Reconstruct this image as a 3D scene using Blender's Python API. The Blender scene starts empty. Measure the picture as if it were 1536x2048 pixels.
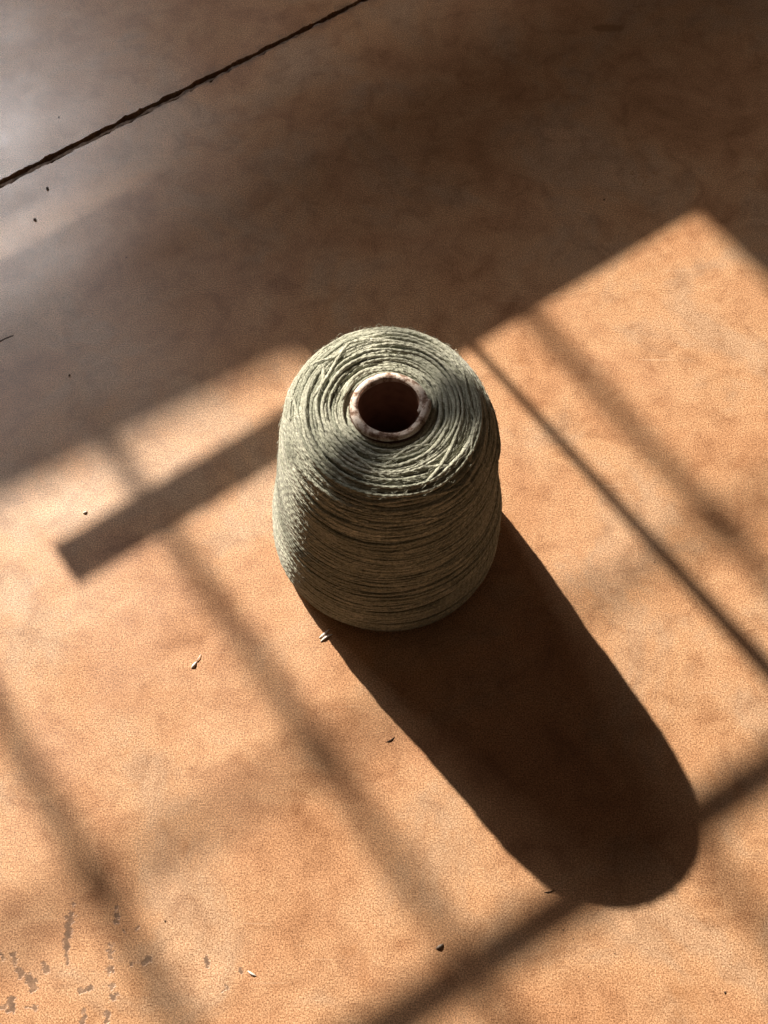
import bpy, math, random
import numpy as np
from mathutils import Vector, Matrix

R = math.radians
rng = np.random.default_rng(7)
random.seed(7)
scene = bpy.context.scene
col = scene.collection

# ------------------------------------------------------------------ camera
PITCH = 64.0
cam_d = bpy.data.cameras.new("camera")
cam = bpy.data.objects.new("camera", cam_d)
col.objects.link(cam)
cam.location = (-0.00363, -0.40034, 0.85392)
cam.rotation_euler = (R(90 - PITCH), 0, 0)
cam_d.sensor_fit = 'VERTICAL'
cam_d.sensor_height = 24.0
cam_d.lens = 24.0 * 2600 / 2048
cam_d.clip_start = 0.02
cam_d.clip_end = 200
scene.camera = cam

# the place: u runs along the window wall, t runs from the window into the room
U = Vector((math.cos(R(35)), math.sin(R(35)), 0))
T = Vector((math.sin(R(35)), -math.cos(R(35)), 0))
def W(u, t, z=0.0):
    return U * u + T * t + Vector((0, 0, z))

# ------------------------------------------------------------------ light
world = bpy.data.worlds.new("World")
scene.world = world
world.use_nodes = True
bg = world.node_tree.nodes["Background"]
bg.inputs[0].default_value = (1.0, 0.64, 0.42, 1)
bg.inputs[1].default_value = 0.047

SUN_E = R(34.5)
LAMP_D = 60.0
lamp_pos = W(0, -LAMP_D * math.cos(SUN_E), LAMP_D * math.sin(SUN_E))
sl = bpy.data.lights.new("sunlight_lamp", 'SPOT')
sl.energy = 455000
sl.color = (1.0, 0.89, 0.76)
sl.shadow_soft_size = 0.40
sl.spot_size = R(5)
sl.spot_blend = 0.0
slo = bpy.data.objects.new("sunlight_lamp", sl)
col.objects.link(slo)
slo.location = lamp_pos
slo.rotation_euler = (-lamp_pos).to_track_quat('-Z', 'Y').to_euler()

WALL_T = -1.70           # room side of the window wall
OPEN_U0, OPEN_U1, OPEN_Z1 = -0.95, None, 2.35
sky = bpy.data.lights.new("window_skylight", 'AREA')
sky.shape = 'RECTANGLE'
sky.size, sky.size_y = 0.85, 0.50
sky.energy = 24
sky.color = (0.985, 0.96, 0.965)
sko = bpy.data.objects.new("window_skylight", sky)
col.objects.link(sko)
sko.location = W(-0.015, WALL_T - 0.20, 1.36)
sko.rotation_euler = (T + Vector((0, 0, -0.35))).to_track_quat('-Z', 'Y').to_euler()

vs = scene.view_settings
scene.display_settings.display_device = 'sRGB'
vs.view_transform = 'Standard'
vs.look = 'None'
vs.exposure = 0.0
vs.gamma = 1.0
vs.use_curve_mapping = False

# ------------------------------------------------------------------ helpers
def tag(o, label=None, cat=None, group=None, kind=None):
    for k, v in (("label", label), ("category", cat), ("group", group), ("kind", kind)):
        if v:
            o[k] = v
    return o

def mesh_obj(name, verts, faces, mat, parent=None, smooth=False, loc=None):
    me = bpy.data.meshes.new(name)
    me.from_pydata([tuple(v) for v in verts], [], [tuple(f) for f in faces])
    me.validate()
    if smooth:
        me.polygons.foreach_set("use_smooth", [True] * len(me.polygons))
    me.update()
    me.materials.append(mat)
    o = bpy.data.objects.new(name, me)
    col.objects.link(o)
    if parent:
        o.parent = parent
    if loc:
        o.location = loc
    return o

def fast_mesh(name, co, quads, mat, parent=None, smooth=True, uv=None, attrs=None):
    """big quad mesh from numpy arrays"""
    me = bpy.data.meshes.new(name)
    nv, nf = len(co), len(quads)
    me.vertices.add(nv)
    me.vertices.foreach_set("co", np.ascontiguousarray(co, dtype=np.float32).ravel())
    me.loops.add(nf * 4)
    me.polygons.add(nf)
    me.loops.foreach_set("vertex_index", np.ascontiguousarray(quads, dtype=np.int32).ravel())
    me.polygons.foreach_set("loop_start", np.arange(0, nf * 4, 4, dtype=np.int32))
    me.polygons.foreach_set("loop_total", np.full(nf, 4, dtype=np.int32))
    me.polygons.foreach_set("use_smooth", np.full(nf, smooth))
    if uv is not None:
        l = me.uv_layers.new(name="UVMap")
        l.data.foreach_set("uv", np.ascontiguousarray(uv[quads.ravel()], dtype=np.float32).ravel())
    if attrs:
        for k, a in attrs.items():
            at = me.attributes.new(k, 'FLOAT', 'POINT')
            at.data.foreach_set("value", np.ascontiguousarray(a, dtype=np.float32))
    me.update(calc_edges=True)
    me.validate()
    me.materials.append(mat)
    o = bpy.data.objects.new(name, me)
    col.objects.link(o)
    if parent:
        o.parent = parent
    return o

BOXF = [(0, 3, 2, 1), (4, 5, 6, 7), (0, 1, 5, 4), (1, 2, 6, 5), (2, 3, 7, 6), (3, 0, 4, 7)]
def box_ut(u0, u1, t0, t1, z0, z1):
    """box in wall coordinates; returns 8 world corners"""
    return [W(u0, t0, z0), W(u0, t1, z0), W(u1, t1, z0), W(u1, t0, z0),
            W(u0, t0, z1), W(u0, t1, z1), W(u1, t1, z1), W(u1, t0, z1)]

def bevel(o, w=0.002, seg=2):
    m = o.modifiers.new("bevel", 'BEVEL')
    m.width = w
    m.segments = seg
    m.limit_method = 'ANGLE'
    return o

def tube_arrays(path, rad, sides=6, cap=True):
    """tube along an (n,3) path with per-point radius -> verts, quads(list)"""
    P = np.asarray(path, float)
    n = len(P)
    rad = np.broadcast_to(np.asarray(rad, float), (n,))
    d = np.gradient(P, axis=0)
    d /= np.linalg.norm(d, axis=1)[:, None] + 1e-12
    ref = np.array([0, 0, 1.0]) if abs(d[0][2]) < 0.9 else np.array([1.0, 0, 0])
    a = np.cross(d, ref); a /= np.linalg.norm(a, axis=1)[:, None] + 1e-12
    b = np.cross(d, a)
    ang = np.arange(sides) * 2 * math.pi / sides
    V = P[:, None, :] + rad[:, None, None] * (np.cos(ang)[None, :, None] * a[:, None, :] + np.sin(ang)[None, :, None] * b[:, None, :])
    V = V.reshape(-1, 3)
    F = []
    for i in range(n - 1):
        for j in range(sides):
            k = (j + 1) % sides
            F.append((i * sides + j, i * sides + k, (i + 1) * sides + k, (i + 1) * sides + j))
    if cap:
        F.append(tuple(range(sides - 1, -1, -1)))
        F.append(tuple((n - 1) * sides + j for j in range(sides)))
    return V, F

def fbm1(x, seed, octs=4, base=1.0):
    """cheap smooth 1-D noise"""
    r = np.random.default_rng(seed)
    out = np.zeros_like(x)
    amp = 1.0
    f = base
    for _ in range(octs):
        for _k in range(3):
            out += amp * np.sin(x * f * r.uniform(.7, 1.4) * 2 * math.pi + r.uniform(0, 6.28)) / 3
        amp *= .55
        f *= 2.1
    return out

# ------------------------------------------------------------------ materials
def new_mat(name):
    m = bpy.data.materials.new(name)
    m.use_nodes = True
    nt = m.node_tree
    return m, nt, nt.nodes["Principled BSDF"]

def N(nt, t, **kw):
    n = nt.nodes.new(t)
    for k, v in kw.items():
        if k == 'inp':
            for i, x in v.items():
                n.inputs[i].default_value = x
        else:
            setattr(n, k, v)
    return n

def ramp(nt, src, stops):
    r = nt.nodes.new("ShaderNodeValToRGB")
    e = r.color_ramp.elements
    e[0].position, e[0].color = stops[0][0], (*stops[0][1], 1)
    e[1].position, e[1].color = stops[-1][0], (*stops[-1][1], 1)
    for p, c in stops[1:-1]:
        x = e.new(p); x.color = (*c, 1)
    nt.links.new(src, r.inputs[0])
    return r

def mixc(nt, fac, a, b, blend='MIX'):
    m = nt.nodes.new("ShaderNodeMix"); m.data_type = 'RGBA'; m.blend_type = blend
    for s, i in ((fac, 0), (a, 6), (b, 7)):
        if hasattr(s, 'links'):
            nt.links.new(s, m.inputs[i])
        elif isinstance(s, tuple):
            m.inputs[i].default_value = (*s, 1)
        else:
            m.inputs[i].default_value = s
    return m.outputs[2]

def floor_material():
    m, nt, p = new_mat("sealed_floor")
    tc = N(nt, "ShaderNodeTexCoord")
    co = tc.outputs["Object"]
    def noise(scale, detail=3, rough=.55, dist=0.0):
        n = N(nt, "ShaderNodeTexNoise", inp={"Scale": scale, "Detail": detail, "Roughness": rough, "Distortion": dist})
        nt.links.new(co, n.inputs["Vector"])
        return n.outputs["Fac"]
    big = ramp(nt, noise(9, 5, .65, .5), [(.28, (.34, .170, .080)), (.41, (.46, .246, .126)), (.51, (.51, .294, .158)), (.60, (.46, .292, .176)), (.73, (.62, .375, .218))]).outputs[0]
    med = ramp(nt, noise(42, 5, .65, .6), [(.30, (.66, .58, .52)), (.50, (1, 1, 1)), (.72, (1.16, 1.18, 1.20))]).outputs[0]
    c = mixc(nt, .75, big, med, 'MULTIPLY')
    fine = ramp(nt, noise(1000, 2, .7), [(.34, (.30, .21, .16)), (.46, (.80, .75, .70)), (.54, (1.08, 1.08, 1.08)), (.66, (1.62, 1.68, 1.74))]).outputs[0]
    c = mixc(nt, .85, c, fine, 'MULTIPLY')
    # rusty blotches
    bl = ramp(nt, noise(19, 4, .7, 1.0), [(.60, (0, 0, 0)), (.74, (1, 1, 1))]).outputs[0]
    c = mixc(nt, N(nt, "ShaderNodeMath", operation='MULTIPLY', inp={1: .35}).outputs[0], c, (.40, .185, .07))
    mul = [n for n in nt.nodes if n.bl_idname == "ShaderNodeMath"][-1]
    nt.links.new(bl, mul.inputs[0])
    # tiny dark pepper
    pep = ramp(nt, noise(700, 1, .5), [(.66, (0, 0, 0)), (.74, (1, 1, 1))]).outputs[0]
    mul2 = N(nt, "ShaderNodeMath", operation='MULTIPLY', inp={1: .45}); nt.links.new(pep, mul2.inputs[0])
    c = mixc(nt, mul2.outputs[0], c, (.16, .075, .03))
    # scuffs: short faint rubbed streaks running several ways
    for k_, (rot, sc2) in enumerate([(20, (22, 420, 1)), (-58, (16, 360, 1)), (75, (30, 520, 1))]):
        mq = N(nt, "ShaderNodeMapping"); mq.inputs["Rotation"].default_value = (0, 0, R(rot)); mq.inputs["Scale"].default_value = sc2
        mq.inputs["Location"].default_value = (k_ * 3.7, k_ * 1.3, 0)
        nt.links.new(co, mq.inputs["Vector"])
        nq = N(nt, "ShaderNodeTexNoise", inp={"Scale": 1.0, "Detail": 2, "Roughness": .5}); nt.links.new(mq.outputs[0], nq.inputs["Vector"])
        rq = ramp(nt, nq.outputs["Fac"], [(.69, (0, 0, 0)), (.80, (.42, .42, .42))]).outputs[0]
        c = mixc(nt, rq, c, (.25, .135, .07) if k_ != 1 else (.66, .45, .29))
    # grime that has spread along the joint
    dt = N(nt, "ShaderNodeVectorMath", operation='DOT_PRODUCT', inp={1: tuple(T)}); nt.links.new(co, dt.inputs[0])
    da = N(nt, "ShaderNodeMath", operation='ADD', inp={1: .4478}); nt.links.new(dt.outputs["Value"], da.inputs[0])
    db = N(nt, "ShaderNodeMath", operation='ABSOLUTE'); nt.links.new(da.outputs[0], db.inputs[0])
    dn = N(nt, "ShaderNodeMath", operation='MULTIPLY_ADD', inp={1: .030, 2: -.019}); nt.links.new(noise(55, 5, .7), dn.inputs[0])
    de = N(nt, "ShaderNodeMath", operation='SUBTRACT'); nt.links.new(db.outputs[0], de.inputs[0]); nt.links.new(dn.outputs[0], de.inputs[1])
    dm = N(nt, "ShaderNodeMapRange", inp={"From Min": .0035, "From Max": .012, "To Min": .55, "To Max": 0.0}); nt.links.new(de.outputs[0], dm.inputs["Value"])
    c = mixc(nt, dm.outputs[0], c, (.10, .065, .045))
    # settled dust and lime specks
    vo = N(nt, "ShaderNodeTexVoronoi", inp={"Scale": 95}); nt.links.new(co, vo.inputs["Vector"])
    vr = ramp(nt, vo.outputs["Distance"], [(.035, (1, 1, 1)), (.075, (0, 0, 0))]).outputs[0]
    vs_ = ramp(nt, noise(9, 2), [(.52, (0, 0, 0)), (.62, (1, 1, 1))]).outputs[0]
    vm = N(nt, "ShaderNodeMath", operation='MULTIPLY'); nt.links.new(vr, vm.inputs[0]); nt.links.new(vs_, vm.inputs[1])
    c = mixc(nt, vm.outputs[0], c, (.12, .07, .04))
    # one oily smear on the slab
    mp = N(nt, "ShaderNodeMapping"); mp.vector_type = 'POINT'
    geo = N(nt, "ShaderNodeNewGeometry")
    sub = N(nt, "ShaderNodeVectorMath", operation='SUBTRACT', inp={1: (.196, .497, 0)})
    nt.links.new(geo.outputs["Position"], sub.inputs[0])
    mp.inputs["Rotation"].default_value = (0, 0, R(36)); mp.inputs["Scale"].default_value = (1 / .017, 1 / .0055, 1)
    nt.links.new(sub.outputs[0], mp.inputs["Vector"])
    ln = N(nt, "ShaderNodeVectorMath", operation='LENGTH'); nt.links.new(mp.outputs[0], ln.inputs[0])
    ad = N(nt, "ShaderNodeMath", operation='MULTIPLY_ADD', inp={1: 1.6, 2: -0.8}); nt.links.new(noise(70, 4, .6), ad.inputs[0])
    ad2 = N(nt, "ShaderNodeMath", operation='ADD'); nt.links.new(ln.outputs["Value"], ad2.inputs[0]); nt.links.new(ad.outputs[0], ad2.inputs[1])
    st = ramp(nt, ad2.outputs[0], [(.55, (.6, .6, .6)), (1.0, (0, 0, 0))]).outputs[0]
    c = mixc(nt, st, c, (.20, .085, .025))
    # chipped places show the grey screed
    at = N(nt, "ShaderNodeAttribute", attribute_name="chip")
    c = mixc(nt, at.outputs["Fac"], c, (.16, .105, .074))
    nt.links.new(c, p.inputs["Base Color"])
    rr = N(nt, "ShaderNodeMapRange", inp={"From Min": .3, "From Max": .7, "To Min": .27, "To Max": .40})
    nt.links.new(noise(11, 4, .6), rr.inputs["Value"])
    rm = N(nt, "ShaderNodeMath", operation='MULTIPLY_ADD', inp={1: .6}); nt.links.new(at.outputs["Fac"], rm.inputs[0]); nt.links.new(rr.outputs[0], rm.inputs[2])
    nt.links.new(rm.outputs[0], p.inputs["Roughness"])
    sm = N(nt, "ShaderNodeMath", operation='MULTIPLY_ADD', inp={1: -.9, 2: .9}); nt.links.new(at.outputs["Fac"], sm.inputs[0])
    nt.links.new(sm.outputs[0], p.inputs["Specular IOR Level"])
    p.inputs["IOR"].default_value = 1.5
    bh = N(nt, "ShaderNodeMath", operation='ADD')
    nt.links.new(noise(380, 3, .6), bh.inputs[0])
    b2 = N(nt, "ShaderNodeMath", operation='MULTIPLY', inp={1: 4.0}); nt.links.new(noise(40, 3, .5), b2.inputs[0])
    nt.links.new(b2.outputs[0], bh.inputs[1])
    bp = N(nt, "ShaderNodeBump", inp={"Strength": .06, "Distance": .0006})
    nt.links.new(bh.outputs[0], bp.inputs["Height"])
    nt.links.new(bp.outputs[0], p.inputs["Normal"])
    return m

def simple_mat(name, c1, c2, scale, rough=.7, bump=.2, dist=.0005, detail=4, spec=.5):
    m, nt, p = new_mat(name)
    tc = N(nt, "ShaderNodeTexCoord")
    n = N(nt, "ShaderNodeTexNoise", inp={"Scale": scale, "Detail": detail, "Roughness": .6})
    nt.links.new(tc.outputs["Object"], n.inputs["Vector"])
    r = ramp(nt, n.outputs["Fac"], [(.35, c1), (.65, c2)])
    nt.links.new(r.outputs[0], p.inputs["Base Color"])
    p.inputs["Roughness"].default_value = rough
    p.inputs["Specular IOR Level"].default_value = spec
    b = N(nt, "ShaderNodeBump", inp={"Strength": bump, "Distance": dist})
    nt.links.new(n.outputs["Fac"], b.inputs["Height"])
    nt.links.new(b.outputs[0], p.inputs["Normal"])
    return m

def yarn_material():
    m, nt, p = new_mat("sage_yarn")
    uv = N(nt, "ShaderNodeUVMap", uv_map="UVMap")
    sx = N(nt, "ShaderNodeSeparateXYZ"); nt.links.new(uv.outputs[0], sx.inputs[0])
    # twisted plies: u is metres along the strand, v goes once round it
    a = N(nt, "ShaderNodeMath", operation='MULTIPLY', inp={1: 2 * math.pi / .0048}); nt.links.new(sx.outputs[0], a.inputs[0])
    b = N(nt, "ShaderNodeMath", operation='MULTIPLY_ADD', inp={1: 4 * math.pi}); nt.links.new(sx.outputs[1], b.inputs[0]); nt.links.new(a.outputs[0], b.inputs[2])
    s = N(nt, "ShaderNodeMath", operation='SINE'); nt.links.new(b.outputs[0], s.inputs[0])
    ply = N(nt, "ShaderNodeMapRange", inp={"From Min": -1, "From Max": 1}); nt.links.new(s.outputs[0], ply.inputs["Value"])
    tc = N(nt, "ShaderNodeTexCoord")
    n1 = N(nt, "ShaderNodeTexNoise", inp={"Scale": 60, "Detail": 3}); nt.links.new(tc.outputs["Object"], n1.inputs["Vector"])
    n2 = N(nt, "ShaderNodeTexNoise", inp={"Scale": 900, "Detail": 3}); nt.links.new(tc.outputs["Object"], n2.inputs["Vector"])
    base = ramp(nt, n1.outputs["Fac"], [(.3, (.345, .358, .298)), (.55, (.425, .438, .372)), (.75, (.51, .518, .452))]).outputs[0]
    fz = ramp(nt, n2.outputs["Fac"], [(.32, (.52, .52, .48)), (.68, (1.32, 1.32, 1.30))]).outputs[0]
    c = mixc(nt, .8, base, fz, 'MULTIPLY')
    at = N(nt, "ShaderNodeAttribute", attribute_name="tone")
    tr = ramp(nt, at.outputs["Fac"], [(0, (.70, .71, .66)), (1, (1.25, 1.22, 1.18))]).outputs[0]
    c = mixc(nt, 1.0, c, tr, 'MULTIPLY')
    nt.links.new(c, p.inputs["Base Color"])
    p.inputs["Roughness"].default_value = .85
    p.inputs["Specular IOR Level"].default_value = .25
    p.inputs["Sheen Weight"].default_value = .15
    p.inputs["Sheen Roughness"].default_value = .5
    h = N(nt, "ShaderNodeMath", operation='ADD'); nt.links.new(ply.outputs[0], h.inputs[0]); nt.links.new(n2.outputs["Fac"], h.inputs[1])
    bp = N(nt, "ShaderNodeBump", inp={"Strength": .55, "Distance": .0004}); nt.links.new(h.outputs[0], bp.inputs["Height"])
    nt.links.new(bp.outputs[0], p.inputs["Normal"])
    return m

def rim_material():
    m, nt, p = new_mat("stained_paper_rim")
    tc = N(nt, "ShaderNodeTexCoord")
    n = N(nt, "ShaderNodeTexNoise", inp={"Scale": 210, "Detail": 5, "Roughness": .6}); nt.links.new(tc.outputs["Object"], n.inputs["Vector"])
    n2 = N(nt, "ShaderNodeTexNoise", inp={"Scale": 900, "Detail": 2}); nt.links.new(tc.outputs["Object"], n2.inputs["Vector"])
    r = ramp(nt, n.outputs["Fac"], [(.39, (.22, .14, .10)), (.46, (.46, .34, .275)), (.51, (.74, .64, .56)), (.75, (.80, .73, .66))])
    f = ramp(nt, n2.outputs["Fac"], [(.3, (.8, .78, .76)), (.7, (1.08, 1.08, 1.08))])
    c = mixc(nt, .7, r.outputs[0], f.outputs[0], 'MULTIPLY')
    nt.links.new(c, p.inputs["Base Color"])
    p.inputs["Roughness"].default_value = .88
    p.inputs["Specular IOR Level"].default_value = .2
    bp = N(nt, "ShaderNodeBump", inp={"Strength": .9, "Distance": .0009}); nt.links.new(n.outputs["Fac"], bp.inputs["Height"])
    nt.links.new(bp.outputs[0], p.inputs["Normal"])
    return m

M_floor = floor_material()
M_joint = simple_mat("joint_grime", (.018, .012, .009), (.05, .035, .026), 260, .9, .6, .001)
M_filler = simple_mat("joint_filler", (.09, .06, .045), (.36, .26, .19), 240, .8, .6, .001)
M_wall = simple_mat("limewash", (.46, .40, .33), (.54, .48, .40), 9, .85, .2, .002)
M_wood = simple_mat("dark_wood", (.16, .085, .04), (.26, .14, .07), 30, .55, .25, .001)
M_iron = simple_mat("black_iron", (.02, .02, .02), (.05, .045, .04), 60, .5, .3, .0006)
M_yarn = yarn_material()
M_rim = rim_material()
M_card = simple_mat("brown_card", (.19, .105, .075), (.28, .16, .115), 120, .75, .3, .0006)
M_straw = simple_mat("pale_straw", (.70, .65, .58), (.84, .80, .74), 500, .6, .2, .0003)
M_husk = simple_mat("grey_husk", (.20, .15, .11), (.36, .30, .25), 500, .7, .3, .0003)
M_dirt = simple_mat("dark_crumb", (.035, .02, .012), (.09, .05, .03), 500, .85, .5, .0005)

# ------------------------------------------------------------------ floor
JT = -0.4478                      # the joint between the two slabs
CHIPS = [
 [(-.3209,.1046,.0019),(-.3259,.1118,.0019),(-.3308,.1180,.0013),(-.3360,.1287,.0007)],
 [(-.3605,.1042,.0009),(-.3632,.1132,.0012),(-.3624,.1170,.0016)], [(-.3591,.1219,.0019),(-.3602,.1293,.0019)],
 [(-.3478,.1211,.0012),(-.3489,.1239,.0012)], [(-.3751,.1271,.0016),(-.3773,.1326,.0016)], [(-.3826,.1275,.0007),(-.3786,.1285,.0007)],
 [(-.3673,.0984,.0012),(-.3670,.1011,.0012)], [(-.3684,.1367,.0007),(-.3649,.1399,.0009)], [(-.3358,.1482,.0016),(-.3313,.1489,.0012)],
 [(-.3407,.1582,.0012),(-.3448,.1642,.0012)], [(-.3149,.1463,.0012),(-.3185,.1489,.0009)], [(-.3191,.1556,.0012),(-.3196,.1571,.0009)],
 [(-.3217,.1620,.0012),(-.3202,.1619,.0009)], [(-.3293,.1680,.0012),(-.3320,.1720,.0012)], [(-.2936,.1162,.0007),(-.2983,.1249,.0012)],
 [(-.2975,.1311,.0009),(-.2967,.1335,.0007)], [(-.2920,.1547,.0009),(-.2973,.1557,.0006),(-.3022,.1512,.0009)], [(-.3088,.1345,.0009),(-.3120,.1407,.0006)],
 [(-.2638,.1763,.0012),(-.2646,.1787,.0009)], [(-.2493,.1919,.0006),(-.2494,.1944,.0006)], [(-.2635,.1981,.0006),(-.2614,.1978,.0006)],
 [(-.3142,.0972,.0006),(-.3157,.0992,.0006)], [(-.2888,.1349,.0005),(-.2929,.1332,.0006)]]

def vnoise2(x, y, cell, seed):
    """value noise on a lattice, smooth"""
    r = np.random.default_rng(seed)
    tab = r.random((256, 256))
    gx, gy = x / cell, y / cell
    ix, iy = np.floor(gx).astype(int), np.floor(gy).astype(int)
    fx, fy = gx - ix, gy - iy
    fx = fx * fx * (3 - 2 * fx); fy = fy * fy * (3 - 2 * fy)
    g = lambda a, b: tab[a % 256, b % 256]
    return (g(ix, iy) * (1 - fx) + g(ix + 1, iy) * fx) * (1 - fy) + (g(ix, iy + 1) * (1 - fx) + g(ix + 1, iy + 1) * fx) * fy

def slab(name, us, ts, edge_row, edge_off, label_depth=.016):
    """tensor-grid slab; the row edge_row is the ragged edge along the joint"""
    nu, nt_ = len(us), len(ts)
    Ug, Tg = np.meshgrid(us, ts)                    # shape (nt, nu)
    Tg = Tg.copy()
    Tg[edge_row] += edge_off
    Z = np.zeros_like(Ug)
    chip = np.zeros_like(Ug)
    if edge_row == 0:
        sel = (Ug > -.40) & (Ug < -.24) & (Tg > .085) & (Tg < .21)
        pu, pt = Ug[sel], Tg[sel]
        f = np.full(pu.shape, -9.0)
        for st in CHIPS:
            for (a, b) in zip(st[:-1], st[1:]):
                d = np.array([b[0] - a[0], b[1] - a[1]])
                k = np.clip(((pu - a[0]) * d[0] + (pt - a[1]) * d[1]) / (d @ d), 0, 1)
                dist = np.hypot(pu - a[0] - k * d[0], pt - a[1] - k * d[1])
                wd = a[2] + k * (b[2] - a[2])
                f = np.maximum(f, (wd * 1.45 - dist) / .0012)
        f += (vnoise2(pu, pt, .0022, 3) - .5) * 2.6 + (vnoise2(pu, pt, .0009, 4) - .5) * 1.8
        mk = np.clip(f / .6, 0, 1)
        lip = np.exp(-((f + .25) / .35) ** 2) * 0
        Z[sel] = -mk * .00014 * (.6 + .8 * vnoise2(pu, pt, .0015, 5)) + lip
        chip[sel] = mk * (.6 + .4 * vnoise2(pu, pt, .003, 6))
    # bottom edge of the ragged side, straight down into the joint
    eU, eT = Ug[edge_row], Tg[edge_row]
    co = np.stack([Ug.ravel() * U.x + Tg.ravel() * T.x, Ug.ravel() * U.y + Tg.ravel() * T.y, Z.ravel()], 1)
    low = np.stack([eU * U.x + eT * T.x, eU * U.y + eT * T.y, np.full(nu, -label_depth)], 1)
    idx = np.arange(nt_ * nu).reshape(nt_, nu)
    q = np.stack([idx[:-1, :-1], idx[1:, :-1], idx[1:, 1:], idx[:-1, 1:]], -1).reshape(-1, 4)
    e = idx[edge_row]
    lo = nt_ * nu + np.arange(nu)
    q2 = np.stack([e[:-1], e[1:], lo[1:], lo[:-1]], -1)
    if edge_row != 0:
        q2 = q2[:, ::-1]
    o = fast_mesh(name, np.vstack([co, low]), np.vstack([q, q2]), M_floor, smooth=False,
                  attrs={"chip": np.concatenate([chip.ravel(), np.full(nu, .5)])})
    tag(o, kind="structure")
    return o

us = np.unique(np.round(np.concatenate([np.linspace(-2.2, -.40, 14), np.arange(-.40, -.24, .0005), np.arange(-.24, .50, .0012), np.linspace(.5, 2.2, 12)]), 5))
ts_near = np.unique(np.round(np.concatenate([[JT + .0035, JT + .0090], np.linspace(-.42, .085, 12), np.arange(.085, .21, .0005), np.linspace(.215, 1.6, 10)]), 5))
ts_far = np.unique(np.round(np.concatenate([np.linspace(WALL_T + .002, -.48, 8), [JT - .0100, JT - .0037]]), 5))
narrow = np.interp(us, [-.15, .08, .16, .3], [0, 0, .0012, .0020])       # the joint closes up towards one end
rag1 = .0010 * fbm1(us, 11, 5, 22) + .0018 * np.clip(fbm1(us, 12, 4, 60), .35, 1.2) - .0004 - narrow * .8
rag2 = -.0010 * fbm1(us, 21, 5, 24) - .0018 * np.clip(fbm1(us, 22, 4, 55), .3, 1.2) + .0004 + narrow * .6
floor = slab("floor", us, ts_near, 0, rag1)
far = slab("floor", us, ts_far, len(ts_far) - 1, rag2)
# grimy bottom of the joint and the broken filler strip standing in it
o = mesh_obj("floor_joint", [W(-2.2, JT - .03, -.012), W(-2.2, JT + .03, -.012), W(2.2, JT + .03, -.012), W(2.2, JT - .03, -.012)], [(0, 1, 2, 3)], M_joint)
tag(o, kind="structure")
fu = np.arange(-.40, .50, .0012)
cen = JT + .0016 + .0005 * fbm1(fu, 31, 4, 20)
wid = np.clip(.0011 + .0007 * fbm1(fu, 32, 4, 30) - np.interp(fu, [.05, .3], [0, .0005]), .0002, .0022)
top = -.0006 + .0006 * fbm1(fu, 33, 4, 45)
V, F = [], []
for i, u in enumerate(fu):
    a, b = cen[i] - wid[i], cen[i] + wid[i]
    V += [W(u, a, -.0115), W(u, a, top[i]), W(u, b, top[i] - .0003), W(u, b, -.0115)]
    if i:
        k = 4 * i
        F += [(k - 4, k - 3, k + 1, k), (k - 3, k - 2, k + 2, k + 1), (k - 2, k - 1, k + 3, k + 2)]
fil = mesh_obj("filler_strip", V, F, M_filler, parent=o)

# ------------------------------------------------------------------ window wall (out of the picture, lets the sunlight in)
def cast(u, t, plane):
    """point on the upright plane t=plane from which the lamp throws its shadow on floor point (u,t)"""
    F_ = Vector((u, t, 0)); L = Vector((0, -LAMP_D * math.cos(SUN_E), LAMP_D * math.sin(SUN_E)))
    k = (plane - t) / (L.y - t)
    p = F_ + (L - F_) * k
    return p.x, p.z
SILL_Z = cast(0, -.171, WALL_T)[1]
SLOPE = (cast(0, -.171, WALL_T)[1] - cast(0, -.191, WALL_T)[1]) / .25
OPEN_U1 = cast(.373, 0, WALL_T)[0]
WT = .09
UL, UR, ZT = -2.2, 2.2, 2.9
slit_u1, slit_z = cast(.09, -.395, WALL_T)
SH = WT * math.tan(SUN_E)
V, F = [], []
def add(vs8):
    k = len(V)
    V.extend(vs8); F.extend([tuple(i + k for i in f) for f in BOXF])
t0, t1 = WALL_T - WT, WALL_T
h = .0036
def sheared(u0, u1, z0, z1, s0, s1, a0=0, b0=0, a1=0, b1=0):
    """block whose lower/upper faces may slope with the sun (s0, s1 = rise on the outer side)"""
    add([W(u0, t0, z0 + s0 + a0), W(u0, t1, z0 + a0), W(u1, t1, z0 + b0), W(u1, t0, z0 + s0 + b0),
         W(u0, t0, z1 + s1 + a1), W(u0, t1, z1 + a1), W(u1, t1, z1 + b1), W(u1, t0, z1 + s1 + b1)])
slit_u0 = -.16
zl = lambda u: SLOPE * (u + .09)                           # the opening's foot is a little out of level
sheared(UL, slit_u1, -.02, slit_z - h / 2, 0, SH)          # below the slit, added to throw a faint streak of light
sheared(UL, OPEN_U0, slit_z + h / 2, SILL_Z, SH, 0)
sheared(OPEN_U0, slit_u0, slit_z + h / 2, SILL_Z, SH, 0, 0, 0, zl(OPEN_U0), zl(slit_u0))        # between added slit and sill
sheared(slit_u0, slit_u1, slit_z + h / 2, SILL_Z, SH, 0, 0, -h, zl(slit_u0), zl(slit_u1))       # the added slit closes up
sheared(slit_u1, OPEN_U1, -.02, SILL_Z, 0, 0, 0, 0, zl(slit_u1), zl(OPEN_U1))
sheared(OPEN_U1, UR, -.02, SILL_Z, 0, 0)
sheared(UL, OPEN_U0, SILL_Z, ZT, 0, 0)
sheared(OPEN_U1, UR, SILL_Z, ZT, 0, 0)
sheared(OPEN_U0, OPEN_U1, OPEN_Z1, ZT, 0, 0)
wall = mesh_obj("wall", V, F, M_wall)
tag(wall, kind="structure")

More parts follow.
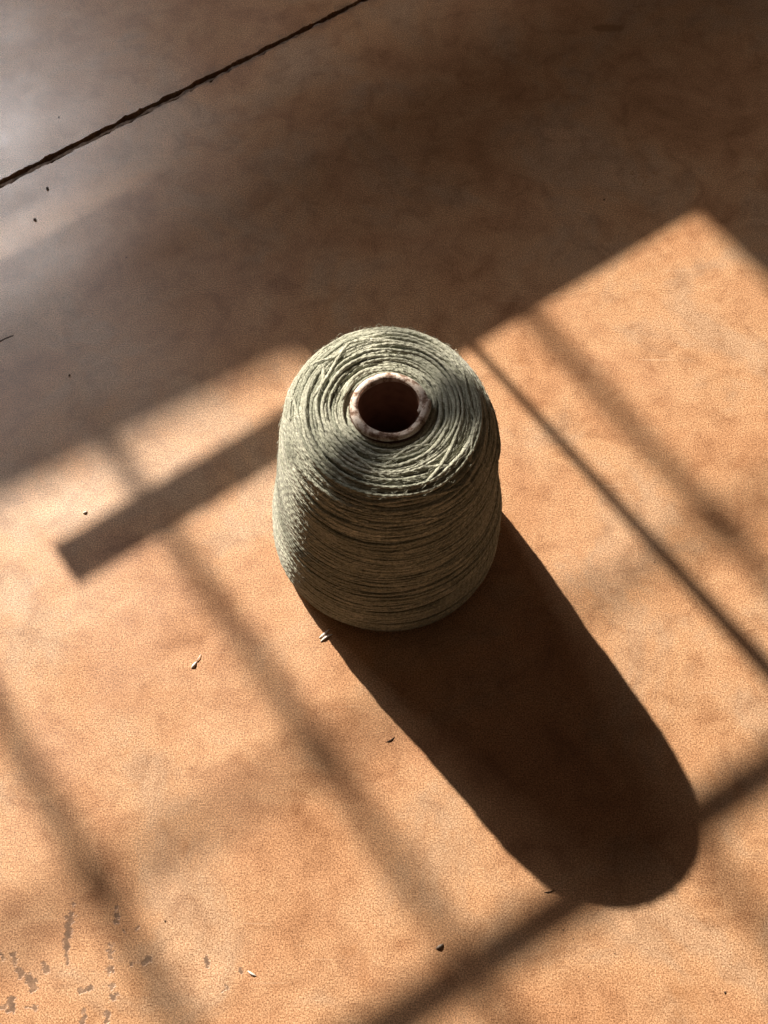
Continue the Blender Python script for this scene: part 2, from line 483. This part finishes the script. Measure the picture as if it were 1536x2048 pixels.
# iron grille in the opening
GT = WALL_T - .045
g = bpy.data.objects.new("window_grille", None); col.objects.link(g)
g.location = W(-.28, GT, SILL_Z)
tag(g, "black iron window grille standing in the wall opening over the sill", "grille")
inv = Matrix.Translation(-Vector(g.location))
def part(name, V_, F_, mat, parent, smooth=False):
    o_ = mesh_obj(name, [Vector(v) - Vector(parent.location) for v in V_], F_, mat, parent, smooth)
    return o_
def upright(u, r0):
    V_, F_ = tube_arrays([W(u, GT, z) for z in np.linspace(SILL_Z - .03, OPEN_Z1 + .03, 5)], r0, 10)
    return part("upright_bar", V_, F_, M_iron, g, True)
def cross(z, r0):
    V_, F_ = tube_arrays([W(u, GT, z + .05 * u) for u in np.linspace(OPEN_U0 - .03, OPEN_U1 + .03, 5)], r0, 10)
    return part("cross_bar", V_, F_, M_iron, g, True)
bars = [(-.62, .0078), (-.458, .0078), (-.296, .0080), (-.131, .0079), (.036, .0070), (.201, .0076)]
zc1 = cast(0, .118, GT)[1]
zc2 = cast(0, .291, GT)[1]
for uf, r0 in bars:
    ub = cast(uf, .1, GT)[0]
    upright(ub, r0)
    # forged collar where the thin cross bar passes
    prof = [(-.030, r0), (-.020, .0092), (0, .0110), (.020, .0092), (.030, r0)]
    V_, F_ = tube_arrays([W(ub, GT, zc1 + .05 * ub + a) for a, _ in prof], [b for _, b in prof], 10)
    part("collar", V_, F_, M_iron, g, True)
cross(zc1, .0050)
cross(zc2 + .42, .0085)

# added unseen trestle between window and reel, shaped to cast rail and rod shadows
PT = -.72
sc_ = bpy.data.objects.new("shadow_trestle", None); col.objects.link(sc_)
sc_.location = W(.35, PT, 0)
tag(sc_, "added unseen dark wooden trestle, its rail, apron and rods shaped to cast shadows", "trestle")
zr0 = cast(0, -.1285, PT)[1]; zr1 = cast(0, -.0945, PT)[1]
ua = cast(-.206, -.11, PT)[0]
bevel(part("top_rail", box_ut(ua, .95, PT - .004, PT + .004, zr0, zr1), BOXF, M_wood, sc_), .001)
bevel(part("apron", box_ut(.040, .95, PT - .0035, PT + .0035, cast(0, -.215, PT)[1], zr0 - .0005), BOXF, M_wood, sc_), .001)
for uu in (.55, .92):
    bevel(part("leg", box_ut(uu - .02, uu + .02, PT - .024, PT - .0045, .0305, zr1 - .01), BOXF, M_wood, sc_), .002)
    bevel(part("foot", box_ut(uu - .03, uu + .03, PT - .20, PT + .10, 0, .03), BOXF, M_wood, sc_), .003)
pa = cast(.146, -.09, PT); pb = cast(.1545, .26, PT); pc = cast(.157, .36, PT)
V_, F_ = tube_arrays([W(pa[0], PT, pa[1] - .005), W((pa[0] + pb[0]) / 2, PT, (pa[1] + pb[1]) / 2), W(pb[0], PT, pb[1]), W(pc[0], PT, pc[1])], [.0034, .0056, .0090, .0095], 10)
part("upright_rod", V_, F_, M_wood, sc_, True)
ca = cast(-.36, .2655, PT); cb = cast(.70, .318, PT)
V_, F_ = tube_arrays([W(ca[0] + (cb[0] - ca[0]) * x, PT + .0185, ca[1] + (cb[1] - ca[1]) * x - .013) for x in np.linspace(0, 1, 6)], .0092, 12)
part("cross_rod", V_, F_, M_wood, sc_, True)
V_, F_ = tube_arrays([W(.64, PT, pa[1] - .005), W(.64, PT, cb[1] + .03)], .0085, 10)
part("upright_rod", V_, F_, M_wood, sc_, True)

# ------------------------------------------------------------------ the reel of yarn
reel = bpy.data.objects.new("yarn_cone", None); col.objects.link(reel)
reel.location = (-.002, -.0025, 0)
tag(reel, "upright cone of sage green yarn wound on a paper tube with a stained rim", "yarn cone")

PROF = np.array([(.0248, .1785), (.032, .1785), (.041, .1765), (.0485, .1732), (.0545, .1690), (.0592, .1635), (.0628, .156), (.0650, .146),
                 (.0668, .130), (.0690, .110), (.0714, .090), (.0738, .070), (.0758, .050), (.0773, .032), (.0773, .018), (.0752, .0070), (.0716, .0012)])
def catmull(P, n):
    t = np.linspace(0, len(P) - 1, n)
    i = np.clip(t.astype(int), 0, len(P) - 2); f = (t - i)[:, None]
    g = lambda k: P[np.clip(k, 0, len(P) - 1)]
    p0, p1, p2, p3 = g(i - 1), g(i), g(i + 1), g(i + 2)
    return .5 * (2 * p1 + (p2 - p0) * f + (2 * p0 - 5 * p1 + 4 * p2 - p3) * f * f + (3 * p1 - p0 - 3 * p2 + p3) * f ** 3)
fine = catmull(PROF, 600)
ds = np.hypot(*np.diff(fine, axis=0).T)
S = np.concatenate([[0], np.cumsum(ds)])
L = S[-1]
tang = np.gradient(fine, axis=0); tang /= np.linalg.norm(tang, axis=1)[:, None]
nrm = np.stack([-tang[:, 1], tang[:, 0]], 1)          # pointing out of the body
def surf(s, phi, off):
    s = np.clip(s, 0, L)
    r = np.interp(s, S, fine[:, 0]); z = np.interp(s, S, fine[:, 1])
    nr = np.interp(s, S, nrm[:, 0]); nz = np.interp(s, S, nrm[:, 1])
    # hand-made unevenness of the winding
    wob = .0004 * np.sin(phi * 2 + 40 * s + 1) + .0004 * np.sin(3 * phi - 75 * s) + .0003 * np.sin(95 * s + .6 * np.sin(phi)) + .0003 * np.sin(210 * s + np.sin(phi + 2))
    o_ = off + wob * np.clip(s / .03, 0, 1)
    r = r + nr * o_; z = z + nz * o_
    # the wound end sits askew: higher on the window side
    wt = np.clip((z - .09) / .07, 0, 1)
    z = z + wt * (.0062 * np.clip((r - .032) / .022, 0, 1) + .19 * np.maximum(r - .032, 0) * np.cos(phi - R(105)))
    return np.stack([r * np.cos(phi) + .008 * z, r * np.sin(phi), np.maximum(z, .0007)], -1)
if surf(np.array([.1]), np.array([0.0]), np.array([.01]))[0, 0] < np.interp(.1, S, fine[:, 0]):
    nrm = -nrm

# packed body underneath the visible strands
ph = np.linspace(0, 2 * math.pi, 129)[:-1]
ss = np.linspace(0, L, 140)
G = np.stack([surf(np.full_like(ph, s), ph, np.full_like(ph, -.0017)) for s in ss])
co = G.reshape(-1, 3)
idx = np.arange(len(ss) * len(ph)).reshape(len(ss), len(ph))
nx = np.roll(idx, -1, axis=1)
q = np.stack([idx[:-1], idx[1:], nx[1:], nx[:-1]], -1).reshape(-1, 4)
uvs = np.stack([co[:, 0], co[:, 1]], 1)
fast_mesh("packed_yarn", co, q, M_yarn, reel, True, uvs, {"tone": np.full(len(co), .0)})  # darkest tone: shade in the gaps between strands put into the colour

SIDES = 5
VV, QQ, UVV, TT = [], [], [], []
base = 0
def strand(s, phi, off, rad, tone):
    """one length of yarn laid on the body"""
    global base
    P = surf(s, phi, off)
    n = len(P)
    d = np.gradient(P, axis=0); d /= np.linalg.norm(d, axis=1)[:, None] + 1e-12
    rad3 = np.stack([np.cos(phi), np.sin(phi), np.zeros(n)], 1)
    a = np.cross(d, rad3 + np.array([0, 0, .5])); a /= np.linalg.norm(a, axis=1)[:, None] + 1e-12
    b = np.cross(d, a)
    ang = np.arange(SIDES) * 2 * math.pi / SIDES
    rr = np.broadcast_to(rad, (n,))
    Vt = P[:, None, :] + rr[:, None, None] * (np.cos(ang)[None, :, None] * a[:, None, :] + np.sin(ang)[None, :, None] * b[:, None, :])
    Vt += rng.normal(0, .09, Vt.shape) * rr[:, None, None]
    Vt[..., 2] = np.maximum(Vt[..., 2], .0003)
    ln = np.concatenate([[0], np.cumsum(np.linalg.norm(np.diff(P, axis=0), axis=1))])
    uv = np.stack([np.repeat(ln, SIDES), np.tile(np.abs(np.arange(SIDES) / SIDES), n)], 1)
    ix = base + np.arange(n * SIDES).reshape(n, SIDES)
    nx_ = np.roll(ix, -1, axis=1)
    qq = np.stack([ix[:-1], ix[1:], nx_[1:], nx_[:-1]], -1).reshape(-1, 4)
    VV.append(Vt.reshape(-1, 3)); QQ.append(qq); UVV.append(uv); TT.append(np.full(n * SIDES, tone))
    base += n * SIDES

def smooth_noise(n, step, amp):
    k = max(4, n // step)
    return np.interp(np.linspace(0, k - 1, n), np.arange(k), rng.normal(0, amp, k))

SEG = 140
# the side: crossing passes that climb from the foot, turn over the shoulder and come back
for i in range(44):
    turns = rng.uniform(4.5, 10.0)
    n = int(turns * SEG)
    s_top = .030 + .062 * rng.random() ** .9
    s_bot = L - .012 * rng.random() ** 2
    k = np.linspace(0, 1, n)
    # linear traverse that rounds off at both turns
    k = k + .035 * np.sin(2 * math.pi * k) * -1
    s = s_top + (s_bot - s_top) * k
    if i % 2:
        s = s[::-1]
    s = s + smooth_noise(n, 26, .0009)
    p0 = rng.uniform(0, 2 * math.pi)
    phi = p0 + np.linspace(0, turns * 2 * math.pi, n)
    off = -.0004 + 0.0020 * i / 44 + smooth_noise(n, 30, .00035)
    strand(s, phi, off, .00086 + rng.normal(0, .00012) + smooth_noise(n, 20, .00003), np.clip(rng.normal(.5, .24), 0, 1))
# fine even winding between the passes
for i in range(4):
    turns = rng.uniform(28, 40)
    n = int(turns * SEG)
    s = np.linspace(.045 + rng.uniform(0, .03), L - rng.uniform(0, .004), n) + smooth_noise(n, 40, .0007)
    phi = rng.uniform(0, 6.28) + np.linspace(0, turns * 2 * math.pi, n) * (1 if i % 2 else -1)
    strand(s, phi, -.0003 + smooth_noise(n, 30, .00025) + rng.uniform(0, .0008), .00055, np.clip(rng.normal(.5, .2), 0, 1))
# the end face: coils round the tube, each lying a little off centre
s0 = .0006
while s0 < .072:
    for rep in range(3):
        turns = rng.uniform(.35, 1.3)
        n = int(turns * SEG)
        p0 = rng.uniform(0, 2 * math.pi)
        phi = p0 + np.linspace(0, turns * 2 * math.pi, n)
        amp = min(.0016, s0 * .5) * rng.random()
        s = s0 + rng.normal(0, .0005) + amp * np.sin(phi + rng.uniform(0, 6.28)) + np.linspace(-1, 1, n) * .0007 + smooth_noise(n, 8, .0006)
        sink = np.minimum(1, np.minimum(np.linspace(0, 1, n), np.linspace(1, 0, n)) * 7)
        off = rng.uniform(-.0010, .0012) + smooth_noise(n, 12, .0005) - .0022 * (1 - sink)
        strand(s, phi, off, rng.uniform(.00100, .00145) + smooth_noise(n, 8, .00012), np.clip(rng.normal(.52, .32), 0, 1))
    s0 += rng.uniform(.0019, .0028)
# chords: lengths cutting across the coils on the shoulder where the yarn turned back
for i in range(38):
    span = rng.uniform(.5, 1.9)
    n = int(24 + span * 16)
    p0 = rng.uniform(0, 2 * math.pi)
    phi = np.linspace(p0, p0 + span, n)
    sm = rng.uniform(.014, .075)
    k = np.linspace(-1, 1, n)
    depth = rng.uniform(.002, .011)
    s = sm - depth * (1 - k * k) * rng.choice([1, 1, .6]) + rng.uniform(-.008, .008) * k + smooth_noise(n, 10, .0002)
    s = np.clip(s, .001, L)
    off = .0007 + .0006 * rng.random() - .0028 * np.abs(k) ** 6
    strand(s, phi, off, rng.uniform(.0009, .0013), np.clip(rng.normal(.6, .25), 0, 1))
wind = fast_mesh("wound_yarn", np.vstack(VV), np.vstack(QQ), M_yarn, reel, True, np.vstack(UVV), {"tone": np.concatenate(TT)})
wind["kind"] = "stuff"

# loose lengths that stand off the body
def loose(pts, rad, name="loose_strand", n=60):
    global VV, QQ, UVV, TT, base
    VV, QQ, UVV, TT, base = [], [], [], [], 0
    P = catmull(np.array(pts, float), n)
    strand(P[:, 1], np.radians(P[:, 0]), P[:, 2], rad, .35)
    return fast_mesh(name, np.vstack(VV), np.vstack(QQ), M_yarn, reel, True, np.vstack(UVV), {"tone": np.concatenate(TT)})
loose([(38, .052, .0010), (20, .056, .0022), (4, .060, .0026), (-6, .066, .0034), (-14, .073, .0022), (-24, .082, .0018), (-33, .088, .0020), (-38, .086, .0018), (-44, .081, .0010)], .00085)
loose([(30, .049, .0010), (12, .054, .0018), (-8, .060, .0024), (-28, .072, .0016), (-46, .080, .0012)], .0008)
loose([(195, L - .030, .001), (210, L - .018, .0018), (228, L - .010, .0022), (246, L - .006, .0020), (262, L - .004, .001)], .0007)
loose([(-150, .066, .0012), (-120, .078, .0016), (-95, .081, .0018), (-75, .074, .0014), (-55, .064, .0010)], .0007)

# fuzz: fine fibres lifting off the strands
FV, FQ = [], []
fb = 0
for i in range(9500):
    s = rng.uniform(.004, L - .01) if i % 3 else rng.uniform(.02, .085)
    phi = rng.uniform(0, 2 * math.pi)
    n = 6
    ln = rng.uniform(.002, .008)
    rr = np.interp(s, S, fine[:, 0])
    k = np.linspace(0, 1, n)
    dphi = rng.choice([-1, 1]) * ln / rr * rng.uniform(.4, 1)
    P = surf(s + k * rng.normal(0, .0016), phi + dphi * k, .0013 + (rng.uniform(.0004, .0030) if i % 4 == 0 else rng.uniform(.0001, .0011)) * np.sin(k * rng.uniform(1.2, 2.6)))
    d = np.gradient(P, axis=0); d /= np.linalg.norm(d, axis=1)[:, None] + 1e-12
    a = np.cross(d, np.array([.3, .2, 1.0])); a /= np.linalg.norm(a, axis=1)[:, None] + 1e-12
    b = np.cross(d, a)
    rad = (.00016 if i % 4 == 0 else .00007) * (1 - .6 * k)
    for j in range(3):
        an = j * 2 * math.pi / 3
        FV.append(P + rad[:, None] * (math.cos(an) * a + math.sin(an) * b))
    for m_ in range(n - 1):
        for j in range(3):
            jj = (j + 1) % 3
            FQ.append((fb + j * n + m_, fb + jj * n + m_, fb + jj * n + m_ + 1, fb + j * n + m_ + 1))
    fb += 3 * n
fvv = np.vstack(FV)
fz = fast_mesh("yarn_fuzz", fvv, np.array(FQ), M_yarn, reel, True, np.zeros((len(fvv), 2)), {"tone": np.full(len(fvv), .8)})
fz["kind"] = "stuff"

# paper tube: wall seen down the hole, and the rolled rim on top
prof = [(.0186, .1835), (.0188, .176), (.0196, .150), (.0225, .080), (.0255, .0030), (.0275, .0010), (.0285, .0030), (.0262, .080), (.0240, .150), (.0236, .1800)]
n = 64
V_, F_ = [], []
for j, (r_, z_) in enumerate(prof):
    for i in range(n):
        a = 2 * math.pi * i / n
        V_.append((r_ * math.cos(a) + .008 * z_, r_ * math.sin(a), z_))
for j in range(len(prof) - 1):
    for i in range(n):
        k = (i + 1) % n
        F_.append((j * n + i, j * n + k, (j + 1) * n + k, (j + 1) * n + i))
tube = mesh_obj("paper_tube", V_, F_, M_card, reel, True)
# rim: a rolled bead whose end overlaps itself on one side
m = 220
k = np.linspace(0, 1, m)
a0 = R(-14)
ang = a0 + k * R(360 + 26)
cr = .0210 + .0016 * np.clip((k - .90) / .1, 0, 1) - .0016 * np.clip((.07 - k) / .07, 0, 1) + .00025 * np.sin(2 * ang + 1) + .0001 * np.sin(5 * ang)
cz = .1818 + .0012 * np.clip((k - .92) / .08, 0, 1) - .0010 * np.clip((.06 - k) / .06, 0, 1) + .0004 * np.sin(2 * ang)
path = np.stack([cr * np.cos(ang) + .0015, cr * np.sin(ang), cz], 1)
rad = .0027 + .0002 * np.sin(3 * ang + 2)
endr = np.sqrt(np.clip(1 - np.clip((k - .985) / .015, 0, 1) ** 2, .02, 1)) * np.sqrt(np.clip(1 - np.clip((.015 - k) / .015, 0, 1) ** 2, .02, 1))
V_, F_ = tube_arrays(path, rad * endr, 18)
rim = mesh_obj("rolled_rim", V_, F_, M_rim, tube, True)

# ------------------------------------------------------------------ small things lying on the floor
def bit(name, a, b, r, mat, label, cat, bend=.0006, taper=(.35, 1, .9, .25), lift=None, group=None):
    """a straw, husk or twig: tapered bent tube between two floor points"""
    a = Vector((*a, 0)); b = Vector((*b, 0)); mid = (a + b) / 2
    side = (b - a).cross(Vector((0, 0, 1))).normalized()
    n_ = 12
    kk = np.linspace(0, 1, n_)
    rr = np.interp(kk, np.linspace(0, 1, len(taper)), taper) * r
    P = [a.lerp(b, x) - mid + side * bend * math.sin(x * math.pi) + Vector((0, 0, q_ * .85 + (lift or 0) * x)) for x, q_ in zip(kk, rr)]
    V_, F_ = tube_arrays([tuple(p) for p in P], rr, 8)
    o_ = mesh_obj(name, V_, F_, mat, None, True, mid)
    return tag(o_, label, cat, group)

bit("straw", (-.0490, -.0818), (-.0420, -.0752), .00085, M_straw, "short pale straw at the shadow edge, touching the foot of the yarn cone's shade", "straw", .0004)
bit("straw", (-.0478, -.0845), (-.0396, -.0790), .0009, M_straw, "slightly longer pale straw lying beside the shorter one by the yarn cone", "straw", -.0005)
h1 = bit("seed_husk", (-.1366, -.1038), (-.1334, -.0992), .0010, M_straw, "white seed husk with a thin tail on the sunlit floor", "husk", .0002, (.3, 1, .8, .3))
V_, F_ = tube_arrays([(.0018, .0026, .0006), (.0034, .0052, .0010), (.0044, .0078, .0005)], [.00035, .00028, .00015], 6)
mesh_obj("tail", V_, F_, M_straw, h1, True)
h2 = bit("seed_husk", (.0290, -.2889), (.0335, -.2861), .0011, M_husk, "grey brown seed husk by the dark cross bar shadow", "husk", .0003, (.3, 1, .9, .3))
bit("straw", (-.0885, -.3022), (-.0832, -.3052), .0007, M_straw, "thin pale straw on the sunlit floor near the chipped patch", "straw", .0003)
bit("twig", (-.0022, -.1560), (.0034, -.1524), .0005, M_dirt, "tiny dark bent twig beside the edge of the cone shadow", "twig", .0007)
bit("twig", (.0988, -.2545), (.1056, -.2530), .0004, M_dirt, "hair thin dark twig at the rounded end of the cone shadow", "twig", .0005)
bit("thread", (-.3069, .1610), (-.2935, .1697), .00028, M_dirt, "thin dark curved thread on the grey sheen of the floor", "thread", -.0012, (1, 1, 1, 1))
bit("seed_husk", (-.2235, .0150), (-.2205, .0166), .0008, M_straw, "very small pale husk near the end of the wide rail shadow", "husk", .0002)

def crumb(x, y, r, label):
    r *= .78
    import bmesh
    bm = bmesh.new()
    bmesh.ops.create_icosphere(bm, subdivisions=2, radius=r)
    for v in bm.verts:
        v.co *= 1 + random.uniform(-.22, .22)
        v.co.z *= .6
    lo = min(v.co.z for v in bm.verts)
    for v in bm.verts:
        v.co.z -= lo
    bmesh.ops.scale(bm, vec=(1.25, .9, 1), verts=bm.verts)
    me = bpy.data.meshes.new("crumb"); bm.to_mesh(me); bm.free()
    me.materials.append(M_dirt)
    o_ = bpy.data.objects.new("crumb", me); col.objects.link(o_)
    o_.location = (x, y, 0); o_.rotation_euler = (0, 0, random.uniform(0, 6))
    tag(o_, label, "crumb", "dirt crumbs on the floor")
crumb(-.2835, .3150, .0017, "largest dark dirt crumb, on the grey sheen just below the floor joint")
crumb(-.2824, .3926, .0010, "small dark crumb on the slab beyond the floor joint")
crumb(-.2901, .2828, .0015, "brown crumb lying in the faint orange streak of light")
crumb(-.2117, .2449, .0008, "tiny dark crumb on the shaded floor below the faint orange streak")
crumb(-.2459, .1331, .0010, "small dark crumb on the shaded floor above the sunlit band")
crumb(.1785, .3035, .0009, "small dark crumb on the shaded floor by the sunlit corner")
crumb(.2075, -.3149, .0008, "tiny dark crumb on sunlit floor past the cross bar shadow")
crumb(-.1424, -.2722, .0006, "speck of dirt on sunlit floor between two soft bar shadows")
